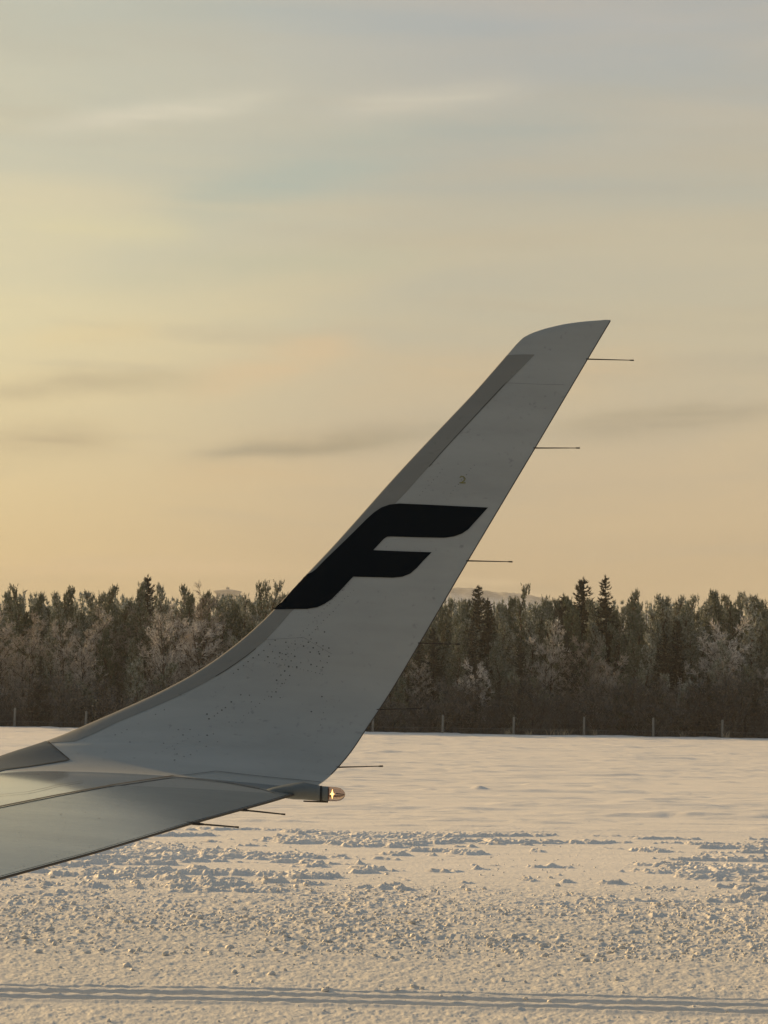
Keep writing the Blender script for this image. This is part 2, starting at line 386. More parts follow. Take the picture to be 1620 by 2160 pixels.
def rv(r=1.0):
    v = Vector((random.gauss(0, 1), random.gauss(0, 1), random.gauss(0, 1))); return v.normalized() * r
def spike(g, p, d, L, w_, m=0):
    d = d.normalized(); s = d.cross(rv()).normalized() * w_
    g.tri(p - s, p + s, p + d * L, m)
def tuft(g, p, d, L, n, w_=0.03, spread=0.9):
    for i in range(n):
        q = (d.normalized() + rv(spread * random.random())).normalized()
        spike(g, p + rv(L * 0.25), q, L * random.uniform(0.6, 1.1), w_)

def proto(name, crown, trunk, cm, tm, cname='crown'):
    r = empty(name); c = crown.build(cname, cm, r); t = trunk.build('trunk', tm, r, True); return r
def finger(g, p, d, L, nl, w_=0.036, m=0):
    """an upswept shoot: needles all along a short axis"""
    d = d.normalized()
    for i in range(nl):
        f = (i + random.random()) / nl; q = p + d * L * f
        e = (d * 1.0 + rv(1.0)).normalized(); spike(g, q, e, random.uniform(0.13, 0.24) * (1.15 - 0.5 * f), w_, m)
    spike(g, p + d * L * 0.8, d, 0.25, w_ * 0.8, m)
def make_pine(H, cb, R, dens=1.0, open_=0.0):
    c = Geo(); t = Geo()
    bend = [Vector((random.uniform(-.12, .12) * k, random.uniform(-.12, .12) * k, H * k / 6)) * (1 if k else 0) for k in range(7)]
    t.tube(bend, [0.14 * (H / 12) * (1 - k / 6.3) + 0.012 for k in range(7)], 6)
    def axis(h):
        k = max(0, min(h / H, 1)) * 6; i = min(int(k), 5); return bend[i].lerp(bend[i + 1], k - i)
    n = int(H * (1 - cb) * 11 * dens); lob = [random.uniform(0, 6.28) for _ in range(3)]
    for i in range(n):
        f = (i + random.random()) / n; h = H * (cb + (0.97 - cb) * f)
        prof = (1 - f) ** 0.85 * (0.60 + 0.40 * min(1, f * 3)) * 1.15 + 0.07
        az = i * 2.4 + random.uniform(-.6, .6)
        prof *= 0.80 + 0.30 * math.sin(az * 2 + lob[0] + f * 7) * math.sin(f * 19 + lob[1])
        L = R * prof * random.uniform(0.6, 1.15); p = axis(h)
        d = Vector((math.cos(az), math.sin(az), 0.0 + 0.6 * f)); pts = [p]
        for s_ in range(4):
            d = (d + Vector((0, 0, 0.26)) + rv(0.14)).normalized(); pts.append(pts[-1] + d * L / 4)
        t.tube([pts[0], pts[2], pts[4]], [0.03, 0.018, 0.008], 3, cap=False)
        nb = int(2 + 7 * L)
        for j in range(nb):
            if random.random() < open_: continue
            s_ = random.uniform(0.3, 1.0) * 3.99; k = int(s_); q = pts[k].lerp(pts[k + 1], s_ - k)
            out = (d + rv(0.9)); out.z = abs(out.z) * 0.5; q = q + out.normalized() * random.uniform(0.0, 0.28)
            finger(c, q, Vector((0, 0, 1)) + d * 0.45 + rv(0.25), random.uniform(0.14, 0.34), 10, random.uniform(0.028, 0.042))
        finger(c, pts[-1], Vector((0, 0, 0.8)) + d * 0.6 + rv(0.2), random.uniform(0.2, 0.5), 12)
    finger(c, axis(H) - Vector((0, 0, 0.8)), Vector((0, 0, 1)), 0.95, 22, 0.036)
    for k in range(5):
        a = random.uniform(0, 6.28); finger(c, axis(H * 0.96) + Vector((0.25 * math.cos(a), 0.25 * math.sin(a), -0.35 * random.random())), Vector((0.25 * math.cos(a), 0.25 * math.sin(a), 1)), random.uniform(.4, .8), 13, 0.034)
    return c, t
def make_spruce(H, R, dens=1.0, droop=0.35):
    c = Geo(); t = Geo(); t.tube([(0, 0, 0), (0, 0, H * .5), (0, 0, H)], [0.13, 0.075, 0.01], 6)
    h = 0.5
    while h < H - 0.1:
        f = 1 - h / H; Lm = R * f ** 0.82 + 0.10
        for k in range(max(4, int(8 * dens))):
            az = random.uniform(0, 2 * math.pi); L = Lm * random.choice((0.6, 0.85, 1.0, 1.0, 1.15, 1.3)) * random.uniform(0.85, 1.1)
            d = Vector((math.cos(az), math.sin(az), 0.25 if f < .25 else -droop * 0.5)); p = Vector((0, 0, h + random.uniform(-.1, .1))); pts = [p]
            for s in range(4):
                d = (d + Vector((0, 0, -droop * 0.35 + s * 0.14)) + rv(0.08)).normalized(); pts.append(pts[-1] + d * L / 4)
            t.tube([pts[0], pts[2], pts[4]], [0.022, 0.014, 0.006], 3, cap=False)
            m = max(3, int(L / 0.11))
            for j in range(m):
                s = (j + random.random()) / m * 3.99; kk = int(s); q = pts[kk].lerp(pts[kk + 1], s - kk)
                sd_ = d.cross(Vector((0, 0, 1))).normalized()
                for sg in (-1, 1):
                    w0 = random.uniform(0.12, 0.30) * (0.5 + 0.5 * (1 - s / 4)) * min(1, L)
                    dirv = (sd_ * sg + d * 0.8 + Vector((0, 0, -0.35)) + rv(0.25)).normalized()
                    spike(c, q, dirv, w0 + 0.10, 0.045); spike(c, q, (dirv + Vector((0, 0, -0.7))).normalized(), w0 * 0.8 + 0.06, 0.04)
            tuft(c, pts[-1], d + Vector((0, 0, 0.3)), 0.20, 5, 0.03, 0.5)
        h += 0.19 + 0.12 * f
    for k in range(5): tuft(c, Vector((0, 0, H - 0.17 * k)), Vector((0, 0, 1.2)), 0.24, 7, 0.022, 0.7)
    return c, t
def make_birch(H, R, nl=26, tw=1.0):
    c = Geo(); t = Geo(); stems = []
    for s in range(random.choice((1, 2, 3))):
        d = Vector((random.uniform(-.16, .16), random.uniform(-.16, .16), 1)); P = [Vector((0, 0, 0))]
        for k in range(6):
            d = (d + rv(0.08)).normalized(); P.append(P[-1] + d * H * (0.97 if s == 0 else random.uniform(.75, .92)) / 6)
        t.tube(P, [0.085 * (H / 9) * (1 - k / 6.4) + 0.008 for k in range(7)], 6); stems.append(P)
    for i in range(nl):
        P = random.choice(stems); f = 0.14 + 0.84 * (i + random.random()) / nl; k = min(int(f * 6), 5); p = P[k].lerp(P[k + 1], f * 6 - k)
        L = R * random.uniform(0.6, 1.25) * (1.15 - 0.70 * f); az = i * 2.4 + random.random()
        d = Vector((math.cos(az), math.sin(az), 1.0)).normalized(); Q = [p]
        for s in range(5):
            d = (d + rv(0.15) + Vector((0, 0, 0.05))).normalized(); Q.append(Q[-1] + d * L / 5 * 1.25)
        t.tube(Q, [0.028, 0.022, 0.017, 0.013, 0.009, 0.005], 3, cap=False)
        for j in range(int(9 * tw)):
            s = random.uniform(0.2, 1) * 4.99; kk = int(s); q = Q[kk].lerp(Q[kk + 1], s - kk)
            e = (d + rv(0.7)).normalized(); l2 = L * random.uniform(0.2, 0.42)
            t.tube([q, q + e * l2], [0.011, 0.005], 3, cap=False)
            for m in range(int(6 * tw)):
                fr_ = random.uniform(0.25, 1); g_ = q + e * l2 * fr_; e2 = (e + rv(0.8) + Vector((0, 0, 0.1))).normalized()
                l3 = random.uniform(0.15, 0.42); spike(c, g_, e2, l3, 0.015)
                for z in range(3): spike(c, g_ + e2 * l3 * random.uniform(.3, 1), (e2 + rv(0.8)).normalized(), random.uniform(0.08, 0.2), 0.016)
    return c, t

protos = {}
def addp(key, name, ct, cm, tm, H):
    r = proto(name, ct[0], ct[1], cm, tm); r['H'] = H; del r['H']; protos.setdefault(key, []).append((r, H))
for H, cb, R in ((12, .20, 2.3), (12.5, .28, 2.0), (11.5, .14, 2.5), (12, .24, 1.8), (11.8, .32, 2.3)):
    addp('pine', 'pine_tree', make_pine(H, cb, R), M_PINE, M_PB, H)
addp('openpine', 'pine_tree', make_pine(12, .35, 1.4, 0.75, 0.15), M_PINE, M_PB, 12)
for H, cb, R in ((6, .04, 1.4), (7, .06, 1.5), (5.5, .04, 1.3)):
    addp('youngpine', 'pine_tree', make_pine(H, cb, R, 1.0), M_PINE, M_PB, H)
for H, R, dr in ((13, 1.9, .35), (12, 1.55, .45), (9, 1.7, .3)):
    addp('spruce', 'spruce_tree', make_spruce(H, R, 1.0, dr), M_SPR, M_SB, H)
for H, R in ((8.5, 2.2), (9.5, 2.4), (7.5, 2.3), (6, 1.9)):
    addp('birch', 'birch_tree', make_birch(H, R, 30), M_BIR, M_BB, H)
addp('shrub', 'leafless_bush', make_birch(3.4, 1.5, 20, 0.8), M_BRU, M_BB, 3.4)
used = set()
POSTS = [30, 180, 334, 484, 634, 786, 933, 1083, 1232, 1378, 1523]     # photo columns of the fence posts
tree_n = 0
counts = {}
KN = {'pine': 'pine', 'openpine': 'thin pine', 'youngpine': 'bushy pine', 'spruce': 'dark spruce', 'birch': 'frosted birch', 'shrub': 'leafless bush'}
CAT = {'pine': 'pine', 'openpine': 'pine', 'youngpine': 'pine', 'spruce': 'spruce', 'birch': 'birch', 'shrub': 'bush'}
ORD = ['first', 'second', 'third', 'fourth', 'fifth', 'sixth', 'seventh', 'eighth', 'ninth', 'tenth', 'eleventh']
def where(u):
    if u < 30: return 'left of every post'
    if u < 180: return 'between far left posts'
    if u < 334: return 'right of the two left posts'
    if u < 470: return 'above the winglet curve'
    if u < 640: return 'left of the dark letter'
    if u < 860: return 'behind the winglet'
    if u < 933: return 'beside the winglet rear edge'
    for k, n in ((1083, 'second post gap past winglet'), (1232, 'third post gap from right'),
                 (1378, 'second post gap from right'), (1523, 'last post gap on the right')):
        if u < k: return n
    return 'right of every post'
def fine(u):
    if 640 < u < 860 or u < 0 or u > 1620: return ''
    d = [(abs(u - p), p) for p in POSTS if p in (30, 180, 933, 1083, 1232, 1378, 1523)]; q, p = min(d)
    if q < 22: return 'behind a post, '
    if q > 60: return 'mid gap, '
    return 'just right of post, ' if u > p else 'just left of post, '
placed = []
def place(kind, u, Y, vtop=None, H=None, label=None, var=None, squash=1.0):
    lst = protos[kind]; r, H0 = lst[var if var is not None else random.randrange(len(lst))]
    b = at(u, 1545, Y); x = b.x; z = float(ground_h(np.array([x]), np.array([Y]))[0]) - 0.05
    if vtop is not None: H = at(u, vtop, Y).z - z
    k = H / H0
    if r.name not in used:
        o = r; used.add(r.name)
    else:
        o = r.copy(); COL.objects.link(o)
        for ch in r.children:
            c = ch.copy(); COL.objects.link(c); c.parent = o
    o.location = (x, Y, z); kw = k * squash * random.uniform(0.9, 1.15)
    o.scale = (kw, kw, k); o.rotation_euler = (random.uniform(-.03, .03), random.uniform(-.03, .03), random.uniform(0, 6.28))
    placed.append((o, kind, u, Y, H, label))
# skyline trees traced by where their tops stand
SKY = [('pine', 8, 1250), ('openpine', 30, 1234), ('pine', 70, 1253), ('pine', 118, 1249), ('pine', 140, 1240), ('pine', 172, 1246), ('pine', 205, 1252),
       ('pine', 245, 1233), ('pine', 280, 1227), ('spruce', 308, 1217), ('pine', 326, 1230), ('pine', 372, 1233), ('pine', 402, 1256), ('pine', 425, 1246),
       ('openpine', 528, 1228), ('openpine', 545, 1226), ('openpine', 561, 1224), ('pine', 590, 1250), ('pine', 445, 1263), ('pine', 456, 1258), ('pine', 467, 1268), ('openpine', 506, 1254), ('pine', 484, 1272), ('pine', 500, 1262),
       ('spruce', 1003, 1234), ('spruce', 1031, 1262), ('pine', 1070, 1258), ('openpine', 1100, 1232), ('openpine', 1124, 1256), ('spruce', 1180, 1256), ('pine', 1195, 1258),
       ('spruce', 1224, 1222), ('spruce', 1284, 1215), ('pine', 1352, 1243), ('pine', 1382, 1253), ('pine', 1407, 1258), ('pine', 1430, 1256), ('pine', 1462, 1254),
       ('pine', 1492, 1248), ('pine', 1511, 1244), ('pine', 1535, 1254), ('pine', 1563, 1249), ('pine', 1580, 1256), ('pine', 1600, 1256), ('pine', 1625, 1254),
       ('pine', 960, 1270), ('pine', 925, 1275), ('pine', 900, 1290), ('pine', 1330, 1262), ('pine', 1150, 1268), ('pine', 1250, 1262)]
HERO = {308: 'slender dark spruce spiking above the pines at the upper left', 1003: 'narrow dark spruce poking up right beside the rear edge of the winglet',
        1100: 'open branched pine with upswept limbs right of the narrow spruce', 1224: 'tall dark spruce, left one of the two highest on the right',
        1284: 'tallest dark spruce on the right with a clean pointed top', 372: 'round topped pine standing highest just left of the water tower',
        30: 'thin topped pine standing out at the left end of the skyline', 561: 'thin pine with the highest top just left of the dark letter',
        1352: 'pine standing a head higher just right of the tallest spruce', 1511: 'highest pine on the skyline near the right edge',
        545: 'thin pine in the middle of three right of the water tower', 528: 'thin pine nearest the right side of the water tower',
        1031: 'small pointed spruce just right of the narrow dark spruce', 1180: 'short dark spruce tip left of the tall pair'}
for k, u, v in SKY:
    Yv = random.uniform(197, 209)
    place(k, u, Yv, v + 2, label=HERO.get(u), squash=0.95 if k != 'spruce' else 1.1)
place('spruce', 78, 188.6, 1395, label='small dark spruce in the shade between the two left fence posts', var=2)
place('spruce', 1495, 188.4, 1425, label='dark broad spruce near the right, just left of the rightmost post', var=2)
place('spruce', 1590, 188.7, 1440, label='dark spruce at the right edge behind the fence', var=2)
place('birch', 1000, 190.5, 1405, label='pale frosted bush-like birch right of the winglet, low in the trees', var=3)
place('birch', 350, 193, 1300, label='tall pinkish frosted birch left of the winglet', var=1)
place('birch', 400, 195, 1262, label='highest pale birch below the water tower', var=1)
place('birch', 440, 194, 1290, label='pale birch right of the highest pale birch', var=0)
# the body of the wood
def fill(y0, y1, du, kinds, hv, lo=-180, hi=1740):
    u = lo
    while u < hi:
        u += du * random.uniform(0.6, 1.4); kd = kinds(u)
        place(kd, u, random.uniform(y0, y1), hv(u, kd))
isl = lambda u: u < 620
def mix_front(u):
    r = random.random()
    if isl(u): return 'birch' if r < .75 else ('youngpine' if r < .9 else 'spruce')
    return 'birch' if r < .30 else ('youngpine' if r < .85 else 'spruce')
def mix_mid(u):
    r = random.random()
    if isl(u): return 'birch' if r < .62 else 'pine'
    return 'birch' if r < .08 else ('pine' if r < .85 else 'spruce')
fill(189.5, 192.0, 50, mix_front, lambda u, k: random.uniform(1385, 1460))
fill(192.0, 196.0, 40, mix_mid, lambda u, k: random.uniform(1312, 1372) if k == 'birch' else random.uniform(1300, 1370))
fill(197.0, 202.0, 38, lambda u: 'birch' if random.random() < (.3 if isl(u) else .03) else 'pine', lambda u, k: random.uniform(1285, 1325))
fill(206.0, 214.0, 20, lambda u: 'pine', lambda u, k: random.uniform(1264, 1292))
fill(187.9, 189.4, 30, lambda u: 'shrub', lambda u, k: random.uniform(1440, 1500), -150, 1700)
for o, kind, u, Y, H, label in placed:
    rank = 'in front' if Y < 192 else ('mid depth' if Y < 197 else ('on the skyline' if Y < 205 else 'at the back'))
    size = 'tall' if H > 11.5 else ('medium' if H > 7.5 else 'low')
    o['label'] = label or ('%s %s %s, %s%s' % (size, KN[kind], rank, fine(u), where(u))).replace('low low', 'low')
    o['category'] = CAT[kind]; o['group'] = {'pine': 'pines of the wood behind the fence', 'spruce': 'spruces of the wood behind the fence',
                                             'birch': 'frosted birches of the wood behind the fence', 'bush': 'leafless bushes behind the fence'}[CAT[kind]]

byl = {}
for q in placed: byl.setdefault(q[0]['label'], []).append(q)
for lb, qs in byl.items():
    if len(qs) == 2 and lb.split()[0] in ('tall', 'medium', 'low'):
        qs.sort(key=lambda q: -q[4] / q[3])
        for q, pre in zip(qs, ('taller', 'shorter')): q[0]['label'] = pre + ' ' + lb.split(' ', 1)[1]
    elif len(qs) > 2:
        qs.sort(key=lambda q: q[2])
        for q, pre in zip(qs, ORD): q[0]['label'] = lb + ', ' + pre + ' from left'
for q in placed:
    l = q[0]['label']
    for cut in ('mid gap, ', 'just left of post, ', 'just right of post, ', ' from left'):
        if len(l.split()) > 16 and cut != ' from left': l = l.replace(cut, '')
    q[0]['label'] = l

# far wood that reads as one mass
def far_wood():
    g = Geo()
    def one(x, Y, H, nt):
        R = random.uniform(1.2, 2.0)
        for j in range(nt):
            f = random.random() ** 0.8; a = random.uniform(0, 6.28); rr = R * (1 - f) ** 0.8 * random.uniform(0.3, 1)
            p = Vector((x + rr * math.cos(a), Y + rr * math.sin(a), -1 + H * (0.08 + 0.92 * f)))
            tuft(g, p, Vector((math.cos(a) * .5, math.sin(a) * .5, 1)), 0.5, 4, 0.10)
        tuft(g, Vector((x, Y, H - 1.2)), Vector((0, 0, 1)), 0.6, 5, 0.06, 0.4)
        g.tube([(x, Y, -1.2), (x, Y, H - 1.6)], [0.13, 0.03], 3, 1, cap=False)
    for i in range(1500):
        Y = random.uniform(218, 300); r_ = random.uniform(-0.85, 0.60)
        if i % 3 == 0: r_ = random.uniform(-0.28, 0.26)
        one(r_ * Y, Y, 4.2 + Y * random.uniform(168, 203) / F, 50)
    for i in range(520):      # the wood carries on to both sides of what the photograph shows
        Y = random.uniform(193, 216); r_ = random.uniform(-0.80, 0.60)
        if -0.218 < r_ < 0.208: continue
        one(r_ * Y, Y, random.uniform(9, 13.5), 80)
    tag(g.build('forest', [M_PINE, M_PB]), 'far dark pine wood closing the view between the nearer trees', 'forest', kind='stuff')
far_wood()
def undergrowth():
    g = Geo()
    for i in range(6200):
        Y = random.uniform(187.6, 193.5) if i % 2 else random.uniform(193, 214); x = random.uniform(-0.25, 0.24) * Y if i % 4 else random.uniform(-0.85, 0.6) * Y; z = -0.9
        H = random.uniform(0.5, 1.3) + 1.9 * mnoise.noise(Vector((x / 2.5, Y / 3, 0))) ** 2 * 6 if Y < 193.5 else random.uniform(1.5, 4.5)
        for j in range(9):
            d = (Vector((0, 0, 1)) + rv(0.55)).normalized(); p = Vector((x, Y, z)) + rv(0.25); spike(g, p, d, H, 0.016)
            for q in range(5): spike(g, p + d * H * random.uniform(.3, .95), d + rv(0.9), random.uniform(0.15, 0.5), 0.014)
    tag(g.build('undergrowth', M_BRU), 'tangled leafless undergrowth along the foot of the wood', 'undergrowth', kind='stuff')
undergrowth()

# ------------------------------------------------------------------ fence
def build_fence():
    r = empty('fence', at(810, 1545, EDGE)); r.location = (0, EDGE, 0)
    tag(r, 'thin wire fence on round grey posts along the far edge of the snow', 'fence')
    m, t, b = mat('post_wood', (0.20, 0.19, 0.165), 0.9, 0, 0.1)
    n = t.noise(t.mapping(t.new('ShaderNodeTexCoord').outputs['Object'], scale=(8, 8, 1)), 3, 4)
    t.put(b.inputs['Base Color'], t.mix(n, (0.17, 0.167, 0.155, 1), (0.32, 0.31, 0.285, 1)))
    mw, _, _ = mat('fence_wire', (0.16, 0.16, 0.15), 0.5, 0.6)
    tops = {30: 1493, 180: 1500, 786: 1508, 933: 1508, 1083: 1512, 1232: 1512, 1378: 1514, 1523: 1518}
    xs = []
    for u in list(range(-3570, -100, 150)) + POSTS + list(range(1672, 3200, 147)):
        p = at(u, 1545, EDGE); xs.append(p.x); h = (at(u, tops[u], EDGE).z if u in tops else 1.55)
        g = Geo(); rr = 0.105; lean = random.uniform(-.04, .04)
        g.tube([(p.x, 0, -0.4), (p.x + lean, 0, h - 0.12), (p.x + lean, 0, h - 0.03), (p.x + lean, 0, h)], [rr, rr * 0.95, rr * 0.8, rr * 0.35], 10)
        g.build('post', m, r, True)
    for zz, rad in ((0.48, 0.022), (1.0, 0.006), (1.35, 0.006)):
        g = Geo()
        for a, b2 in zip(xs[:-1], xs[1:]):
            g.tube([(a, -0.10, zz), ((a + b2) / 2, -0.10, zz - 0.05), (b2, -0.10, zz)], [rad] * 3, 5, cap=False)
        g.build('wire', mw, r)
build_fence()
def build_grass():
    m, t, b = mat('dry_grass', (0.42, 0.35, 0.24), 0.8)
    g = Geo()
    for u in (1068, 1070, 1116, 1118, 1160, 1165, 1188, 1192, 1200, 300, 298, 1075, 1250, 1255, 640, 700, 1180, 1530, 1535, 1440):
        for k in range(6):
            p = at(u + random.uniform(-5, 5), 1545, EDGE - 0.3); p.z = -0.05; d = Vector((random.uniform(-.5, .5), 0, 1)); h = random.uniform(.25, .75)
            pts = [p, p + d * h * 0.6, p + d * h + Vector((0.2 * d.x, 0, -0.05))]; g.tube(pts, [0.014, 0.012, 0.004], 3)
    tag(g.build('dry_grass', m), 'pale dry grass stalks poking through the snow along the fence', 'grass', kind='stuff')
build_grass()

# ------------------------------------------------------------------ the wing
SL = 0.06; Y0 = 11.25; Z0 = 2.51 + SL * (Y0 - 8); TH = math.radians(70); RB = 0.95; A0 = math.atan(SL)
def curve(s):
    """spanwise curve: s<0 wing, s>0 blend then winglet. returns y,z,angle"""
    if s <= 0: return Y0 + s * math.cos(A0), Z0 + s * math.sin(A0), A0
    La = RB * (TH - A0)
    if s < La:
        a = A0 + s / RB
        return Y0 + RB * (math.sin(a) - math.sin(A0)), Z0 + RB * (math.cos(A0) - math.cos(a)), a
    y = Y0 + RB * (math.sin(TH) - math.sin(A0)); z = Z0 + RB * (math.cos(A0) - math.cos(TH)); e = s - La
    return y + e * math.cos(TH), z + e * math.sin(TH), TH
SS = np.linspace(-7.0, 3.8, 5401); CY = np.array([curve(s) for s in SS]); SLOPE = (CY[:, 1] - CAMH) / CY[:, 0]
def pix_sx(u, v):
    d = ray(u, v); e = d.z / d.y; i = int(np.argmin(np.abs(SLOPE - e))); return SS[i], d.x / d.y * CY[i, 0]
LEP = [(1103, 712), (1088, 727), (1060, 760), (1000, 829), (940, 892), (880, 955), (820, 1020), (760, 1088), (700, 1155), (640, 1218), (600, 1262), (575, 1290),
       (530, 1333), (480, 1374), (430, 1409), (370, 1444), (300, 1478), (240, 1504), (180, 1531), (100, 1565), (0, 1597), (-150, 1645), (-300, 1700)]
TIPP = [(1289, 675), (1240, 677), (1190, 684), (1150, 693), (1120, 703)]
TEP = [(1289, 675), (1240, 757), (1129, 945), (987, 1183), (885, 1357), (800, 1497), (770, 1541), (745, 1580), (712, 1620), (695, 1638), (672, 1655), (630, 1672), (570, 1690), (400, 1737), (200, 1797), (0, 1852)]
le = sorted(pix_sx(*p) for p in TIPP + LEP); te = sorted(pix_sx(*p) for p in TEP)
STIP = te[-1][0]
le0 = le[0]; te0 = te[0]
le = [(-7.5, le0[1] + (-7.5 - le0[0]) * 0.45)] + le; te = [(-7.5, te0[1] + (-7.5 - te0[0]) * 0.31)] + te
les, lex = map(np.array, zip(*le)); tes, tex = map(np.array, zip(*te))
def smooth_i(s, xs, ys):
    return float(np.interp(s, xs, ys))
def planform(s):
    # light smoothing of the traced edges except near the very tip
    h = 0.03 if s < STIP - 0.35 else 0.004
    a = np.mean([smooth_i(s + k * h, les, lex) for k in (-2, -1, 0, 1, 2)]); b = np.mean([smooth_i(min(s + k * h, STIP), tes, tex) for k in (-2, -1, 0, 1, 2)])
    return a, b
def tau(s):
    return float(np.interp(s, [-7, -2, 0, 1.2, 3.4], [0.10, 0.06, 0.06, 0.075, 0.075]))
def surf(s, c, side=1, off=0.0):
    y, z, a = curve(s); xl, xt = planform(s); ch = max(0.002, xt - xl)
    t = 5 * tau(s) * (0.2969 * math.sqrt(c) - 0.1260 * c - 0.3516 * c * c + 0.2843 * c ** 3 - 0.1036 * c ** 4)
    t = t * ch + 0.002 * c
    cam_ = 0.02 * ch * 4 * c * (1 - c) * (0.35 if s < 0.5 else 0.2)
    n = Vector((0, -math.sin(a), math.cos(a)))
    return Vector((xl + c * ch, y, z)) + n * (cam_ + side * (t + off))
def loft(name, s0, s1, ns, c0, c1, nc, mats, parent, both=True, off=0.0, tip_pack=False, cap0=True, cap1=True):
    ssv = np.linspace(0, 1, ns)
    if tip_pack: ssv = 1 - (1 - ssv) ** 1.6
    ssv = s0 + (s1 - s0) * ssv; V = []; Fc = []
    def cs(k):
        q = 0.5 * (1 - math.cos(math.pi * k / nc)) ; return q
    for s in ssv:
        a, b = (c0(s) if callable(c0) else c0), (c1(s) if callable(c1) else c1)
        row = [surf(s, a + (b - a) * cs(k), 1, off) for k in range(nc, -1, -1)]
        if both: row += [surf(s, a + (b - a) * cs(k), -1, off) for k in range(1, nc + 1)]
        V += [tuple(p) for p in row]
    m = len(row)
    for i in range(ns - 1):
        for k in range(m - 1 + (1 if both else 0)):
            k2 = (k + 1) % m
            Fc.append((i * m + k, i * m + k2, (i + 1) * m + k2, (i + 1) * m + k))
    if both:
        if cap0: Fc.append(tuple(range(m)))
        if cap1: Fc.append(tuple(range((ns - 1) * m, ns * m))[::-1])
    o = mesh_np(name, np.array(V), Fc, mats, parent, True)
    return o
def paint(name, c, rough, dirt=0.12, coat=0.0, sc_=1.0):
    m, t, b = mat(name, c, rough)
    tcn = t.new('ShaderNodeTexCoord').outputs['Object']
    n = t.noise(t.mapping(tcn, scale=(0.5, 2.0, 2.0)), 2.2 * sc_, 6, 0.65); n2 = t.noise(tcn, 26, 4, 0.6)
    col = t.mix(t.math('MULTIPLY', t.ramp(n, [(0.35, 0.0), (0.75, 1.0)]), dirt * 3), (*c, 1), (*[x * 0.62 for x in c], 1))
    col = t.mix(t.math('MULTIPLY', t.ramp(n2, [(0.62, 0.0), (0.72, 1.0)]), dirt * 2.5), col, (*[x * 0.4 for x in c], 1))
    t.put(b.inputs['Base Color'], col)
    t.put(b.inputs['Roughness'], t.math('MULTIPLY_ADD', n, 0.16, rough - 0.06))
    bp = t.new('ShaderNodeBump', ins={'Strength': 0.06, 'Distance': 0.01, 'Height': n2}); t.put(b.inputs['Normal'], bp.outputs[0])
    b.inputs['Specular IOR Level'].default_value = 0.3 if name == 'control_surface_paint' else 0.5
    b.inputs['Coat Weight'].default_value = coat; b.inputs['Coat Roughness'].default_value = 0.08
    return m
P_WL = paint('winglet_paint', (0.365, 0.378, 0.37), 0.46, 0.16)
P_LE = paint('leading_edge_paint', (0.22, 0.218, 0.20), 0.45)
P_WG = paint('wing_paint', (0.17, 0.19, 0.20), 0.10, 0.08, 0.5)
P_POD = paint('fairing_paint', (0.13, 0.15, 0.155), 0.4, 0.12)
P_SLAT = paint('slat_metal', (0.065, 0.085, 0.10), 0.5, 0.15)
P_LINE, _, _ = mat('seam_sealant', (0.012, 0.013, 0.013), 0.7)
P_RUB, _, _ = mat('edge_rubber', (0.055, 0.045, 0.035), 0.7)
P_RIV, _, _ = mat('fastener_metal', (0.10, 0.10, 0.097), 0.5, 0.3)
P_NAVY, _, nb_ = mat('logo_navy', (0.002, 0.004, 0.006), 0.42, 0, 0.12)
P_OLIVE, _, _ = mat('numeral_paint', (0.20, 0.19, 0.07), 0.6)
wing = empty('aircraft_wing', (0, 0, 0))
tag(wing, 'grey airliner wing end sweeping up into a tall winglet marked with a dark F', 'airplane wing')
SJ = 0.06     # wing / winglet joint
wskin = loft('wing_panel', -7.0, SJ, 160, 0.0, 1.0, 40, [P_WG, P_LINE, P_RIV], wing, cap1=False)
wlet = loft('winglet', SJ, STIP - 0.0015, 260, 0.0, 1.0, 40, [P_WL, P_LINE, P_RIV], wing, tip_pack=True, cap0=False)
def bvh_of(objs):
    V = []; Fc = []
    for o in objs:
        b = len(V); V += [tuple(v.co) for v in o.data.vertices]; Fc += [tuple(b + i for i in p.vertices) for p in o.data.polygons]
    return BVHTree.FromPolygons(V, Fc)
BV = bvh_of([wskin, wlet])
def hit(u, v, off=0.002):
    d = ray(u, v).normalized(); p, n, i, dd = BV.ray_cast(C0, d)
    if p is None: return None
    if n.dot(d) > 0: n = -n
    return p + n * off
# leading edge strip on the winglet
STR = [(1128, 748), (1065, 812), (1000, 880), (940, 945), (860, 1035), (800, 1098), (740, 1166), (690, 1220), (640, 1268), (612, 1293), (560, 1350), (520, 1384), (480, 1412), (430, 1441), (360, 1476), (300, 1502), (240, 1527), (170, 1560)]
def c_of(u, v):
    p = hit(u, v, 0)
    s, x = pix_sx(u, v)
    if p is not None:
        i = int(np.argmin((CY[:, 0] - p.y) ** 2 + (CY[:, 1] - p.z) ** 2)); s = SS[i]; x = p.x
    a, b = planform(s); return s, (x - a) / (b - a)
sc2 = sorted(c_of(*p) for p in STR); s_s, s_c = map(np.array, zip(*sc2))
cst = lambda s: max(0.001, float(np.interp(s, s_s, s_c)))
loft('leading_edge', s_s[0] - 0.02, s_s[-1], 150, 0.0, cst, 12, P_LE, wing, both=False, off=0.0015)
# slat end at far left (dark metal leading edge of the wing)
SLT = [(147, 1604), (120, 1584), (102, 1567)]
ssl = sorted(c_of(*p) for p in ((147, 1604), (138, 1597), (130, 1590), (120, 1582), (110, 1574), (103, 1567), (60, 1618), (30, 1622), (2, 1626)))
s_end = ssl[-1][0] + 0.05
ssl.append((s_end, 0.003))
slat_c = lambda s: float(np.interp(s, [a for a, _ in ssl], [b for _, b in ssl]))
print('slat', ssl, s_end)
loft('slat', -6.9, s_end, 160, 0.0, slat_c, 14, P_SLAT, wing, both=False, off=0.003, tip_pack=True)

